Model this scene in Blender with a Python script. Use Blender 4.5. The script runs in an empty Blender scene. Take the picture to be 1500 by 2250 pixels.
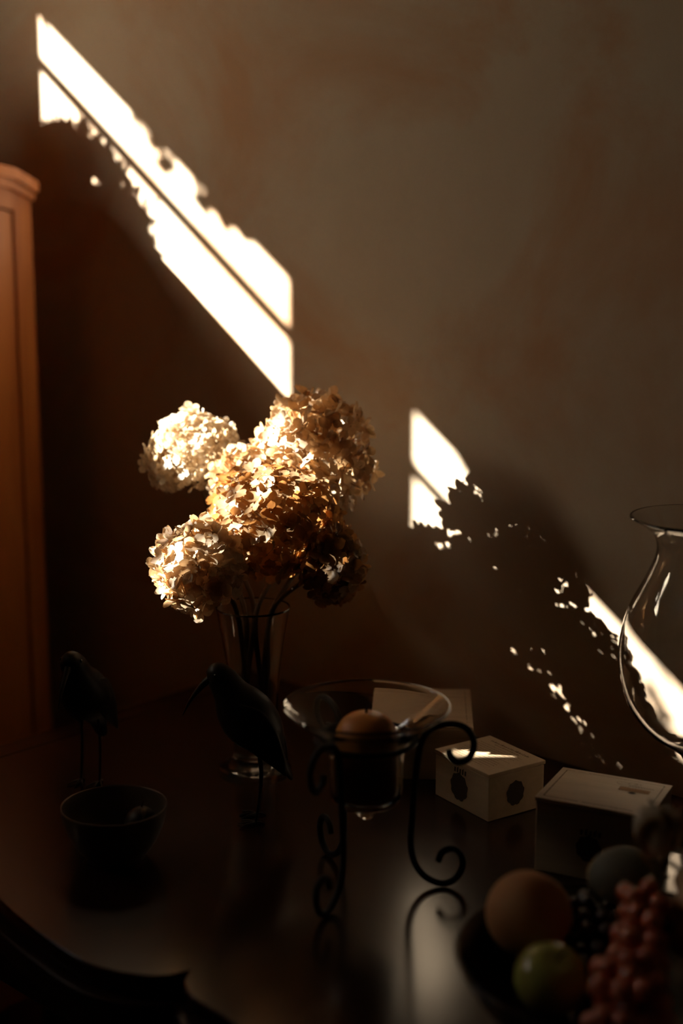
import bpy, bmesh, math, random
from mathutils import Vector, Matrix, Quaternion

random.seed(11)
PI = math.pi
scene = bpy.context.scene
COL = scene.collection
TT = 0.78                       # height of the table top

# ------------------------------------------------------------------ camera
cam_d = bpy.data.cameras.new('camera')
cam = bpy.data.objects.new('camera', cam_d)
COL.objects.link(cam)
cam.location = (1.0338, -1.5162, 1.46)
cam.rotation_euler = (math.radians(90 - 10.8), 0, math.radians(43))
cam_d.sensor_fit = 'HORIZONTAL'
cam_d.sensor_width = 24
cam_d.lens = 50
cam_d.clip_start = 0.02
cam_d.dof.use_dof = True
cam_d.dof.focus_distance = 1.70
cam_d.dof.aperture_fstop = 1.8
scene.camera = cam

# ------------------------------------------------------------------ world, sun, exposure
SUN_DIR = Vector((1.0, 1.0, -0.726)).normalized()
world = bpy.data.worlds.new('sky')
scene.world = world
world.use_nodes = True
bg = world.node_tree.nodes['Background']
wnt = world.node_tree
sky = wnt.nodes.new('ShaderNodeTexSky')           # hazy sky with a wide glow round the sun
sky.sky_type = 'NISHITA'
sky.sun_disc = False
sky.sun_elevation = math.radians(27.2)
sky.sun_rotation = math.radians(225)
sky.dust_density = 4.0
wb = wnt.nodes.new('ShaderNodeMix'); wb.data_type = 'RGBA'; wb.blend_type = 'MULTIPLY'
wb.inputs[0].default_value = 1.0
wb.inputs[7].default_value = (1.0, 0.96, 0.90, 1)
wnt.links.new(sky.outputs[0], wb.inputs[6])
wnt.links.new(wb.outputs[2], bg.inputs['Color'])
bg.inputs['Strength'].default_value = 0.50

sun_d = bpy.data.lights.new('sun_offscreen', 'SUN')
sun_d.energy = 62
sun_d.angle = math.radians(0.53)
sun_d.color = (1.0, 0.91, 0.80)
sun = bpy.data.objects.new('sun_offscreen', sun_d)
sun.rotation_euler = SUN_DIR.to_track_quat('-Z', 'Y').to_euler()
sun.location = (-4, -6, 5)
COL.objects.link(sun)

vs = scene.view_settings
vs.view_transform = 'Standard'
vs.look = 'None'
vs.exposure = 0.2
vs.gamma = 1.0
vs.use_curve_mapping = False
cy = scene.cycles
cy.use_denoising = True
cy.max_bounces = 10
cy.diffuse_bounces = 5
cy.transmission_bounces = 10
cy.transparent_max_bounces = 12
cy.caustics_reflective = False
cy.caustics_refractive = False
cy.sample_clamp_indirect = 4.0

# ------------------------------------------------------------------ helpers
def link(o, parent=None):
    COL.objects.link(o)
    if parent is not None:
        o.parent = parent
    return o

def mesh_from(verts, faces, smooth=False, uvs=None):
    me = bpy.data.meshes.new('mesh')
    me.from_pydata([tuple(v) for v in verts], [], faces)
    me.update()
    if smooth:
        me.polygons.foreach_set('use_smooth', [True] * len(me.polygons))
    return me

def obj(name, me, mat, parent=None, loc=None, rot=None):
    o = bpy.data.objects.new(name, me)
    if mat is not None:
        if len(me.materials) == 0:
            me.materials.append(mat)
    if loc is not None:
        o.location = loc
    if rot is not None:
        o.rotation_euler = rot
    return link(o, parent)

def tag(o, label=None, cat=None, group=None, kind=None):
    if label: o['label'] = label
    if cat: o['category'] = cat
    if group: o['group'] = group
    if kind: o['kind'] = kind
    return o

def thing(name, label, cat, loc=(0, 0, 0), rotz=0, group=None):
    o = bpy.data.objects.new(name, None)
    o.empty_display_size = 0.02
    o.location = loc
    o.rotation_euler = (0, 0, rotz)
    link(o)
    return tag(o, label, cat, group)

class MB:
    """collects raw geometry for one mesh"""
    def __init__(s): s.v = []; s.f = []
    def add(s, vs_, fs):
        b = len(s.v)
        s.v += [Vector(p) for p in vs_]
        s.f += [tuple(i + b for i in q) for q in fs]
        return s
    def box(s, x0, x1, y0, y1, z0, z1):
        v = [(x, y, z) for z in (z0, z1) for y in (y0, y1) for x in (x0, x1)]
        return s.add(v, [(0, 2, 3, 1), (4, 5, 7, 6), (0, 1, 5, 4), (2, 6, 7, 3), (0, 4, 6, 2), (1, 3, 7, 5)])
    def tube(s, pts, rad, seg=8, cap=True):
        pts = [Vector(p) for p in pts]
        n = len(pts)
        if not hasattr(rad, '__len__'): rad = [rad] * n
        t0 = (pts[1] - pts[0]).normalized()
        ref = Vector((0, 0, 1)) if abs(t0.z) < 0.9 else Vector((1, 0, 0))
        u = t0.cross(ref).normalized()
        prev = t0
        rings = []
        for i, p in enumerate(pts):
            a = pts[max(i - 1, 0)]; b = pts[min(i + 1, n - 1)]
            t = (b - a).normalized()
            q = prev.rotation_difference(t)
            u = (q @ u).normalized(); prev = t
            w = t.cross(u).normalized()
            rings.append([p + (u * math.cos(2 * PI * k / seg) + w * math.sin(2 * PI * k / seg)) * rad[i] for k in range(seg)])
        v = [p for r in rings for p in r]
        f = []
        for i in range(n - 1):
            for k in range(seg):
                f.append((i * seg + k, i * seg + (k + 1) % seg, (i + 1) * seg + (k + 1) % seg, (i + 1) * seg + k))
        if cap:
            f.append(tuple(range(seg - 1, -1, -1)))
            f.append(tuple(range((n - 1) * seg, n * seg)))
        return s.add(v, f)
    def prism(s, poly, z0, z1):
        n = len(poly)
        v = [(p[0], p[1], z0) for p in poly] + [(p[0], p[1], z1) for p in poly]
        f = [tuple(range(n - 1, -1, -1)), tuple(range(n, 2 * n))]
        f += [(i, (i + 1) % n, n + (i + 1) % n, n + i) for i in range(n)]
        return s.add(v, f)
    def quad(s, a, b, c, d):
        return s.add([a, b, c, d], [(0, 1, 2, 3)])
    def build(s, name, mat, parent=None, smooth=False, bevel=0, seg=2, loc=None, rot=None):
        me = mesh_from(s.v, s.f, smooth)
        bm = bmesh.new(); bm.from_mesh(me)
        bmesh.ops.recalc_face_normals(bm, faces=bm.faces)
        if bevel:
            ed = [e for e in bm.edges if len(e.link_faces) == 2 and e.calc_face_angle(0) > 0.6]
            bmesh.ops.bevel(bm, geom=ed, offset=bevel, segments=seg, affect='EDGES', profile=0.5, clamp_overlap=True)
        bm.to_mesh(me); bm.free()
        if smooth:
            me.polygons.foreach_set('use_smooth', [True] * len(me.polygons))
        return obj(name, me, mat, parent, loc, rot)

def lathe_mesh(prof, seg=48, closed=False):
    v = []; f = []; idx = []
    for r, z in prof:
        if r < 1e-6:
            idx.append([len(v)]); v.append((0, 0, z))
        else:
            idx.append(list(range(len(v), len(v) + seg)))
            v += [(r * math.cos(2 * PI * k / seg), r * math.sin(2 * PI * k / seg), z) for k in range(seg)]
    for a, b in zip(idx[:-1], idx[1:]):
        for k in range(seg):
            k2 = (k + 1) % seg
            if len(a) == 1 and len(b) == 1: continue
            if len(a) == 1: f.append((a[0], b[k2], b[k]))
            elif len(b) == 1: f.append((a[k], a[k2], b[0]))
            else: f.append((a[k], a[k2], b[k2], b[k]))
    me = mesh_from(v, f, True)
    bm = bmesh.new(); bm.from_mesh(me)
    bmesh.ops.recalc_face_normals(bm, faces=bm.faces)
    bm.to_mesh(me); bm.free()
    me.polygons.foreach_set('use_smooth', [True] * len(me.polygons))
    return me

def smooth_path(pts, n=6):
    """Catmull-Rom through the points"""
    P = [Vector(p) for p in pts]
    P = [P[0] * 2 - P[1]] + P + [P[-1] * 2 - P[-2]]
    out = []
    for i in range(1, len(P) - 2):
        for k in range(n):
            t = k / n
            a, b, c, d = P[i - 1], P[i], P[i + 1], P[i + 2]
            out.append(0.5 * ((2 * b) + (c - a) * t + (2 * a - 5 * b + 4 * c - d) * t * t + (3 * b - a - 3 * c + d) * t ** 3))
    out.append(P[-2])
    return out

def smooth_prof(prof, n=4):
    q = smooth_path([(r, 0, z) for r, z in prof], n)
    return [(max(p.x, 0.0), p.z) for p in q]

def ellipsoid(sx, sy, sz, sub=3, noise=0.0, seed=0):
    bm = bmesh.new()
    bmesh.ops.create_icosphere(bm, subdivisions=sub, radius=1)
    rnd = random.Random(seed)
    ph = [rnd.uniform(0, 6) for _ in range(6)]
    for v in bm.verts:
        c = v.co
        k = 1 + noise * (math.sin(3 * c.x + ph[0]) + math.sin(4 * c.y + ph[1]) + math.sin(3.5 * c.z + ph[2]))
        v.co = Vector((c.x * sx * k, c.y * sy * k, c.z * sz * k))
    me = bpy.data.meshes.new('mesh'); bm.to_mesh(me); bm.free()
    me.polygons.foreach_set('use_smooth', [True] * len(me.polygons))
    return me

def text_rows(mb, x0, x1, ys, h, z, rnd, wmin=0.0012, wmax=0.004, gap=0.0012, horizontal=True):
    """rows of small unreadable ink marks on a plane at height z"""
    for y in ys:
        x = x0
        while x < x1:
            w = rnd.uniform(wmin, wmax)
            if x + w > x1: break
            hh = h * rnd.uniform(0.6, 1.0)
            mb.quad((x, y, z), (x + w, y, z), (x + w, y + hh, z), (x, y + hh, z))
            x += w + gap * rnd.uniform(0.7, 1.8)

# ------------------------------------------------------------------ materials
def mat(name):
    m = bpy.data.materials.new(name); m.use_nodes = True
    nt = m.node_tree
    return m, nt, nt.nodes['Principled BSDF']

def N(nt, t, **kw):
    n = nt.nodes.new(t)
    for k, v in kw.items():
        if k in n.inputs: n.inputs[k].default_value = v
        else: setattr(n, k, v)
    return n

def ramp(nt, src, stops):
    r = nt.nodes.new('ShaderNodeValToRGB')
    e = r.color_ramp.elements
    while len(e) < len(stops): e.new(0.5)
    for i, (p, c) in enumerate(stops):
        e[i].position = p; e[i].color = (*c, 1)
    nt.links.new(src, r.inputs[0])
    return r.outputs[0]

def bump(nt, src, b, strength, dist=0.002):
    n = nt.nodes.new('ShaderNodeBump')
    n.inputs['Strength'].default_value = strength
    n.inputs['Distance'].default_value = dist
    nt.links.new(src, n.inputs['Height'])
    nt.links.new(n.outputs[0], b.inputs['Normal'])

def plain(name, col, rough=0.5, metal=0.0, spec=0.5, coat=0.0, var=0.12, scale=40):
    m, nt, b = mat(name)
    tc = N(nt, 'ShaderNodeTexCoord')
    no = N(nt, 'ShaderNodeTexNoise', Scale=scale, Detail=4.0)
    nt.links.new(tc.outputs['Object'], no.inputs['Vector'])
    lo = tuple(c * (1 - var) for c in col); hi = tuple(min(1, c * (1 + var)) for c in col)
    nt.links.new(ramp(nt, no.outputs['Fac'], [(0.3, lo), (0.7, hi)]), b.inputs['Base Color'])
    b.inputs['Roughness'].default_value = rough
    b.inputs['Metallic'].default_value = metal
    b.inputs['Specular IOR Level'].default_value = spec
    b.inputs['Coat Weight'].default_value = coat
    return m

def wood(name, c0, c1, rough=0.4, axis='X', scale=6.0, coat=0.0, bmp=0.15, spec=0.5):
    m, nt, b = mat(name)
    tc = N(nt, 'ShaderNodeTexCoord')
    mp = N(nt, 'ShaderNodeMapping')
    s = {'X': (1, 9, 9), 'Y': (9, 1, 9), 'Z': (9, 9, 1)}[axis]
    mp.inputs['Scale'].default_value = [k * scale for k in s]
    nt.links.new(tc.outputs['Object'], mp.inputs[0])
    n1 = N(nt, 'ShaderNodeTexNoise', Scale=1.0, Detail=7.0, Roughness=0.62, Distortion=0.7)
    nt.links.new(mp.outputs[0], n1.inputs['Vector'])
    nt.links.new(ramp(nt, n1.outputs['Fac'], [(0.28, c0), (0.72, c1)]), b.inputs['Base Color'])
    b.inputs['Roughness'].default_value = rough
    b.inputs['Coat Weight'].default_value = coat
    b.inputs['Coat Roughness'].default_value = 0.18
    b.inputs['Specular IOR Level'].default_value = spec
    bump(nt, n1.outputs['Fac'], b, bmp, 0.0008)
    return m

def plaster(name, base, warm, dark):
    m, nt, b = mat(name)
    tc = N(nt, 'ShaderNodeTexCoord')
    n1 = N(nt, 'ShaderNodeTexNoise', Scale=2.6, Detail=6.0, Roughness=0.6, Distortion=0.8)
    n2 = N(nt, 'ShaderNodeTexNoise', Scale=7.0, Detail=8.0, Roughness=0.65)
    n3 = N(nt, 'ShaderNodeTexNoise', Scale=160.0, Detail=4.0)
    for n in (n1, n2, n3): nt.links.new(tc.outputs['Object'], n.inputs['Vector'])
    c1 = ramp(nt, n1.outputs['Fac'], [(0.46, base), (0.66, warm)])
    mx = N(nt, 'ShaderNodeMix', data_type='RGBA')
    mx.inputs['A'].default_value
    nt.links.new(ramp(nt, n2.outputs['Fac'], [(0.35, (0, 0, 0)), (0.8, (0.35, 0.35, 0.35))]), mx.inputs['Factor'])
    nt.links.new(c1, mx.inputs[6])
    mx.inputs[7].default_value = (*dark, 1)
    nt.links.new(mx.outputs[2], b.inputs['Base Color'])
    b.inputs['Roughness'].default_value = 0.85
    b.inputs['Specular IOR Level'].default_value = 0.2
    bump(nt, n3.outputs['Fac'], b, 0.12, 0.001)
    return m

def glass(name, tint=(1, 1, 1), ior=1.47):
    m = bpy.data.materials.new(name); m.use_nodes = True
    nt = m.node_tree
    nt.nodes.remove(nt.nodes['Principled BSDF'])
    g = N(nt, 'ShaderNodeBsdfGlass', Roughness=0.0, IOR=ior)
    tc = N(nt, 'ShaderNodeTexCoord')
    no = N(nt, 'ShaderNodeTexNoise', Scale=14.0, Detail=2.0)
    nt.links.new(tc.outputs['Object'], no.inputs['Vector'])
    lo = tuple(c * 0.96 for c in tint)
    nt.links.new(ramp(nt, no.outputs['Fac'], [(0.3, lo), (0.7, tint)]), g.inputs['Color'])
    bp = N(nt, 'ShaderNodeBump', Strength=0.04, Distance=0.002)
    nt.links.new(no.outputs['Fac'], bp.inputs['Height'])
    nt.links.new(bp.outputs[0], g.inputs['Normal'])
    nt.links.new(g.outputs[0], nt.nodes['Material Output'].inputs[0])
    return m

def pane_glass(name):
    m = bpy.data.materials.new(name); m.use_nodes = True
    nt = m.node_tree
    nt.nodes.remove(nt.nodes['Principled BSDF'])
    t = N(nt, 'ShaderNodeBsdfTransparent'); t.inputs[0].default_value = (0.97, 0.98, 0.97, 1)
    g = N(nt, 'ShaderNodeBsdfGlossy', Roughness=0.02)
    mx = N(nt, 'ShaderNodeMixShader'); mx.inputs[0].default_value = 0.06
    nt.links.new(t.outputs[0], mx.inputs[1]); nt.links.new(g.outputs[0], mx.inputs[2])
    nt.links.new(mx.outputs[0], nt.nodes['Material Output'].inputs[0])
    return m

def petal(name, stops, trans_tint, tf=0.52):
    m = bpy.data.materials.new(name); m.use_nodes = True
    nt = m.node_tree
    nt.nodes.remove(nt.nodes['Principled BSDF'])
    oi = N(nt, 'ShaderNodeObjectInfo')
    tc = N(nt, 'ShaderNodeTexCoord')
    no = N(nt, 'ShaderNodeTexNoise', Scale=130.0, Detail=4.0)
    nt.links.new(tc.outputs['Object'], no.inputs['Vector'])
    c = ramp(nt, oi.outputs['Random'], stops)
    mul = N(nt, 'ShaderNodeMix', data_type='RGBA', blend_type='MULTIPLY')
    mul.inputs[0].default_value = 1.0
    nt.links.new(c, mul.inputs[6])
    nt.links.new(ramp(nt, no.outputs['Fac'], [(0.3, (0.72, 0.68, 0.62)), (0.65, (1, 1, 1))]), mul.inputs[7])
    d = N(nt, 'ShaderNodeBsdfDiffuse')
    tr = N(nt, 'ShaderNodeBsdfTranslucent')
    nt.links.new(mul.outputs[2], d.inputs[0])
    t2 = N(nt, 'ShaderNodeMix', data_type='RGBA', blend_type='MULTIPLY')
    t2.inputs[0].default_value = 1.0
    nt.links.new(mul.outputs[2], t2.inputs[6]); t2.inputs[7].default_value = (*trans_tint, 1)
    nt.links.new(t2.outputs[2], tr.inputs[0])
    wv = N(nt, 'ShaderNodeTexNoise', Scale=420.0, Detail=2.0)
    nt.links.new(tc.outputs['Object'], wv.inputs['Vector'])
    bp = N(nt, 'ShaderNodeBump', Strength=0.25, Distance=0.0006)
    nt.links.new(wv.outputs['Fac'], bp.inputs['Height'])
    nt.links.new(bp.outputs[0], d.inputs['Normal'])
    mx = N(nt, 'ShaderNodeMixShader'); mx.inputs[0].default_value = tf
    nt.links.new(d.outputs[0], mx.inputs[1]); nt.links.new(tr.outputs[0], mx.inputs[2])
    gl = N(nt, 'ShaderNodeBsdfGlossy', Roughness=0.45)
    mx2 = N(nt, 'ShaderNodeMixShader'); mx2.inputs[0].default_value = 0.03
    nt.links.new(mx.outputs[0], mx2.inputs[1]); nt.links.new(gl.outputs[0], mx2.inputs[2])
    nt.links.new(mx2.outputs[0], nt.nodes['Material Output'].inputs[0])
    return m

def fruit_mat(name, c0, c1, rough=0.45, scale=18, sss=0.0, coat=0.0, spec=0.4, stops=(0.35, 0.65)):
    m, nt, b = mat(name)
    tc = N(nt, 'ShaderNodeTexCoord')
    no = N(nt, 'ShaderNodeTexNoise', Scale=scale, Detail=3.0, Distortion=0.4)
    nt.links.new(tc.outputs['Object'], no.inputs['Vector'])
    nt.links.new(ramp(nt, no.outputs['Fac'], [(stops[0], c0), (stops[1], c1)]), b.inputs['Base Color'])
    b.inputs['Roughness'].default_value = rough
    b.inputs['Specular IOR Level'].default_value = spec
    b.inputs['Coat Weight'].default_value = coat
    if sss:
        b.inputs['Subsurface Weight'].default_value = sss
        b.inputs['Subsurface Radius'].default_value = (0.01, 0.004, 0.002)
        b.inputs['Subsurface Scale'].default_value = 0.6
    return m

M = {}
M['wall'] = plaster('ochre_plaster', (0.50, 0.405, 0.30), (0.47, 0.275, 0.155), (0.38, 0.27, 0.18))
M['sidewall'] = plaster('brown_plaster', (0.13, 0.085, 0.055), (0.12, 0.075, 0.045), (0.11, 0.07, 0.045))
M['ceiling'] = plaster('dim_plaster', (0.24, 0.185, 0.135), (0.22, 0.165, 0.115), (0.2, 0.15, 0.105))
M['floor'] = wood('dark_floor_oak', (0.035, 0.018, 0.010), (0.09, 0.045, 0.022), 0.5, 'Y', 1.5)
M['table'] = wood('polished_mahogany', (0.010, 0.0035, 0.002), (0.034, 0.011, 0.005), 0.2, 'X', 2.2, 0.0, 0.04, 0.5)
M['moulding'] = wood('dark_mahogany_edge', (0.016, 0.006, 0.004), (0.04, 0.016, 0.008), 0.36, 'X', 4, 0.0, 0.05, 0.35)
M['armoire'] = wood('cherry_wood', (0.52, 0.15, 0.03), (0.80, 0.30, 0.07), 0.38, 'Z', 2.2, 0.25, 0.08)
M['window'] = plain('painted_window_wood', (0.22, 0.17, 0.12), 0.5)
M['pane'] = pane_glass('window_pane_glass')
M['ground'] = plain('garden_ground', (0.10, 0.11, 0.05), 0.95, scale=3)
M['glass'] = glass('clear_glass')
M['iron'] = plain('black_wrought_iron', (0.008, 0.007, 0.006), 0.6, 0.0, 0.25, scale=120)
M['bronze'] = plain('dark_bronze', (0.010, 0.007, 0.005), 0.45, 0.0, 0.3, scale=60, var=0.3)
M['wax'] = fruit_mat('amber_candle_wax', (0.66, 0.23, 0.045), (0.84, 0.36, 0.075), 0.42, 30, 0.08)
M['wick'] = plain('charred_wick', (0.02, 0.015, 0.012), 0.9)
M['stem'] = plain('dry_brown_stem', (0.075, 0.045, 0.02), 0.8, var=0.3)
M['pedicel'] = plain('dry_pedicel', (0.30, 0.18, 0.08), 0.8, var=0.3)
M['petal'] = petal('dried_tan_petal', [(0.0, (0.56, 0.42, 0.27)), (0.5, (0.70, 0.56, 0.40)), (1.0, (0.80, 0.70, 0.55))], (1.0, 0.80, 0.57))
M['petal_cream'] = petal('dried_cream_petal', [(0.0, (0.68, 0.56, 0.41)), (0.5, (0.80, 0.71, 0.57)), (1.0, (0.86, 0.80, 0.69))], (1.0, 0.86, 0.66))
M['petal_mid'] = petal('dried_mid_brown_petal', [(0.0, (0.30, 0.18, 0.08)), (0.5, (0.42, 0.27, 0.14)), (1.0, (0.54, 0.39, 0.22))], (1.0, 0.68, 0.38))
M['boxwood'] = wood('pale_box_wood', (0.52, 0.385, 0.245), (0.66, 0.51, 0.34), 0.55, 'X', 5, 0, 0.1)
M['ink'] = plain('dark_ink', (0.055, 0.035, 0.022), 0.8)
M['inkbrown'] = plain('brown_ink', (0.16, 0.09, 0.045), 0.8)
M['paper'] = plain('orange_paper_label', (0.50, 0.27, 0.12), 0.8)
M['hole'] = plain('black_knot_hole', (0.006, 0.005, 0.004), 0.9)
M['darkbowl'] = plain('dark_pewter', (0.13, 0.095, 0.07), 0.4, 0.3, scale=30, var=0.25)
M['fruitbowl'] = plain('black_glazed_bowl', (0.012, 0.010, 0.009), 0.2, coat=0.4)
M['plum'] = fruit_mat('dark_plum', (0.02, 0.016, 0.013), (0.42, 0.28, 0.15), 0.45, 35, stops=(0.52, 0.70))  # beige blotches paint a highlight onto the dark skin
M['peach'] = fruit_mat('peach_skin', (0.66, 0.36, 0.17), (0.50, 0.20, 0.09), 0.8, 9, 0.1, spec=0.15)
M['apple'] = fruit_mat('green_apple_skin', (0.46, 0.46, 0.12), (0.55, 0.28, 0.11), 0.2, 7, 0.0, 0.4, stops=(0.5, 0.75))
M['redgrape'] = fruit_mat('red_grape_skin', (0.58, 0.11, 0.05), (0.70, 0.24, 0.12), 0.12, 60, 0.15, 0.5, 0.6)
M['darkgrape'] = fruit_mat('black_grape_skin', (0.014, 0.009, 0.012), (0.03, 0.016, 0.02), 0.14, 60, 0, 0.5)
M['avocado'] = fruit_mat('mottled_grey_green_rind', (0.13, 0.13, 0.10), (0.52, 0.36, 0.15), 0.6, 22, stops=(0.52, 0.66))
M['gourd'] = fruit_mat('ribbed_beige_gourd', (0.66, 0.46, 0.26), (0.5, 0.32, 0.17), 0.6, 20)
M['cream'] = petal('cream_cloth_petal', [(0.0, (0.74, 0.66, 0.52)), (1.0, (0.80, 0.72, 0.58))], (1, 0.85, 0.65), 0.25)
M['leaf'] = petal('dull_green_leaf', [(0.0, (0.06, 0.09, 0.03)), (1.0, (0.10, 0.14, 0.05))], (0.8, 1.0, 0.4), 0.2)
M['dryleaf'] = petal('dry_brown_leaf', [(0.0, (0.15, 0.09, 0.04)), (1.0, (0.22, 0.14, 0.07))], (1.0, 0.8, 0.5), 0.15)
M['wicker'] = plain('brown_wicker', (0.16, 0.09, 0.045), 0.8)

# ------------------------------------------------------------------ the room
XL, XR, YN, ZC = -1.65, 2.4, -3.9, 2.65        # left wall, right wall, near wall, ceiling
def struct(name, mb, m, **kw):
    return tag(mb.build(name, m, **kw), kind='structure')

struct('floor', MB().box(XL - 0.06, XR + 0.1, YN - 0.1, 0.12, -0.1, 0), M['floor'])
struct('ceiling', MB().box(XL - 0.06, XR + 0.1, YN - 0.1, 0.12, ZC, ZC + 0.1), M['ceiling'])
struct('wall_back', MB().box(XL - 0.06, XR + 0.1, 0, 0.12, 0, ZC), M['wall'])
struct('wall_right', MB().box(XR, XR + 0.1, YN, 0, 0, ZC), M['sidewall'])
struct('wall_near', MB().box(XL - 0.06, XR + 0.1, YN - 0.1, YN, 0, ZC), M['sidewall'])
struct('ground', MB().box(-40, XL - 0.3, -30, 30, -0.3, -0.15), M['ground'])

# two windows in the left wall; openings (y far, y near)
WIN = [(-0.525, -1.255), (-1.378, -1.958)]
WB, WT = 2.008, 2.325
wl = MB()
ys = [0.0, WIN[0][0], WIN[0][1], WIN[1][0], WIN[1][1], YN]
for a, b in ((0, 1), (2, 3), (4, 5)):
    wl.box(XL - 0.06, XL, ys[b], ys[a], 0, ZC)
for a, b in WIN:
    wl.box(XL - 0.06, XL, b, a, 0, WB)
    wl.box(XL - 0.06, XL, b, a, WT, ZC)
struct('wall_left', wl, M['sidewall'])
FW = 0.035
for i, (a, b) in enumerate(WIN):
    w = bpy.data.objects.new('window_%d' % (i + 1), None)
    w.location = (XL - 0.03, (a + b) / 2, WB); link(w); tag(w, kind='structure')
    hw, hh = (a - b) / 2, WT - WB
    for nm, bx in (('frame_stile', (-hw, -hw + FW, 0, hh)), ('frame_stile', (hw - FW, hw, 0, hh)),
                   ('frame_rail', (-hw + FW, hw - FW, 0, FW)), ('frame_rail', (-hw + FW, hw - FW, hh - FW, hh))):
        MB().box(-0.03, 0.03, bx[0], bx[1], bx[2], bx[3]).build(nm, M['window'], w)
    zb = 2.188 - WB
    MB().box(-0.008, 0.008, -hw + FW, hw - FW, zb - 0.007, zb + 0.007).build('glazing_bar', M['window'], w)
    MB().box(-0.001, 0.001, -hw + FW, hw - FW, FW, zb - 0.007).build('pane', M['pane'], w)
    MB().box(-0.001, 0.001, -hw + FW, hw - FW, zb + 0.007, hh - FW).build('pane', M['pane'], w)
    pl = bpy.data.lights.new('window_left_offscreen', 'AREA')
    pl.shape = 'RECTANGLE'; pl.size = a - b; pl.size_y = WT - WB
    po = bpy.data.objects.new('window_left_offscreen', pl)
    po.location = (XL - 0.062, (a + b) / 2, (WT + WB) / 2)
    po.rotation_euler = Vector((1, 0, 0)).to_track_quat('-Z', 'Z').to_euler()
    pl.cycles.is_portal = True
    link(po)

# ------------------------------------------------------------------ leaf meshes, ivy outside, dried foliage on the armoire
def leaf_mesh(L, W, lobes=0.0, fold=0.15, n=6):
    v = [(0, 0, 0)]; f = []
    for i in range(n + 1):
        t = i / n
        w = W * math.sin(PI * (t ** 0.8)) * (1 + lobes * math.sin(5 * PI * t))
        v += [(t * L, -w / 2, fold * w), (t * L, 0, -0.1 * L * t * t), (t * L, w / 2, fold * w)]
    for i in range(n):
        a = 1 + 3 * i
        f += [(a, a + 1, a + 4, a + 3), (a + 1, a + 2, a + 5, a + 4)]
    return mesh_from(v, f, True)

ivy_meshes = [leaf_mesh(0.042, 0.040, 0.12), leaf_mesh(0.052, 0.046, 0.15), leaf_mesh(0.03, 0.028, 0.1)]
rnd = random.Random(5)
for wi, (a, b) in enumerate(WIN):
    ivy = thing('ivy_vine', ['green ivy vine hanging over the window by the armoire',
                             'green ivy vine hanging over the window farther from the armoire'][wi], 'vine', (XL - 0.12, (a + b) / 2, 2.36))
    pts = []
    yy = (a - b) / 2 - 0.01
    k = 0
    while yy > -(a - b) / 2 + 0.01:
        pts.append((rnd.uniform(-0.01, 0.01), yy, rnd.uniform(-0.012, 0.014)))
        yy -= 0.09
    MB().tube(smooth_path(pts, 4), 0.006, 6).build('vine_stem', M['stem'], ivy, smooth=True)
    for i in range(26 if wi == 0 else 9):
        p = rnd.choice(pts if wi == 0 else pts[:4])
        obj('leaf', rnd.choice(ivy_meshes), M['leaf'], ivy,
            (p[0] + rnd.uniform(-0.03, 0.03), p[1] + rnd.uniform(-0.05, 0.05), rnd.uniform(-0.012, 0.022)),
            (rnd.uniform(-0.5, 0.5), rnd.uniform(1.0, 1.9), rnd.uniform(-0.8, 0.8) + PI / 2 * rnd.choice((-1, 1))))
    if wi == 1:                                        # unseen strand beside the far jamb, added to shade the low hydrangea
        st = [(0, -0.262, 0.0), (0.004, -0.256, -0.09), (0, -0.246, -0.18), (0.003, -0.236, -0.27), (0, -0.225, -0.33)]
        MB().tube(smooth_path(st, 5), 0.003, 6).build('vine_tendril', M['stem'], ivy, smooth=True)
        for i in range(26):
            k = rnd.uniform(0.0, 1.0) ** 0.45
            obj('leaf', rnd.choice(ivy_meshes), M['leaf'], ivy, (rnd.uniform(-0.02, 0.02), -0.262 + 0.037 * k + rnd.uniform(-0.03, 0.03), -0.33 * k + 0.03 + rnd.uniform(-0.02, 0.02)),
                (rnd.uniform(-0.5, 0.5), rnd.uniform(1.0, 1.9), rnd.uniform(-0.8, 0.8) + PI / 2 * rnd.choice((-1, 1))))
    if wi == 0:
        MB().tube(smooth_path([(0.0, yo, zo) for yo, zo in ((0.23, 0.0), (0.19, -0.034), (0.15, -0.055), (0.105, -0.072), (0.06, -0.052))], 5),
                  [0.004] * 21, 6).build('vine_tendril', M['stem'], ivy, smooth=True)

bask = thing('dried_foliage_basket', 'wicker basket of dried brown foliage on top of the armoire', 'basket', (-1.30, -0.345, 1.595))
obj('basket', lathe_mesh(smooth_prof([(0, 0), (0.09, 0), (0.115, 0.05), (0.125, 0.10), (0.12, 0.105), (0.108, 0.05), (0.085, 0.012), (0, 0.012)], 3), 28), M['wicker'], bask)
fm = MB(); rnd = random.Random(9)
lm = leaf_mesh(0.022, 0.013, 0.0, 0.2, 4)
lv = [v.co.copy() for v in lm.vertices]; lf = [tuple(p.vertices) for p in lm.polygons]
for i in range(3600):
    th = rnd.uniform(0, 2 * PI); ct = rnd.uniform(-0.25, 1)
    st = math.sqrt(1 - ct * ct); r = rnd.uniform(0.45, 1.0) ** 0.5
    p = Vector((0.10 * st * math.cos(th) * r, (0.16 * st * math.sin(th)) * r, 0.11 + 0.18 * ct * r))
    if p.z < 0.10 and (abs(p.x) > .09 or abs(p.y) > .10): p.z = 0.10 + rnd.uniform(0, 0.03)
    q = Quaternion((rnd.gauss(0, 1), rnd.gauss(0, 1), rnd.gauss(0, 1), rnd.gauss(0, 1))).normalized()
    fm.add([p + q @ (c * rnd.uniform(0.7, 1.2)) for c in lv], lf)
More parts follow.
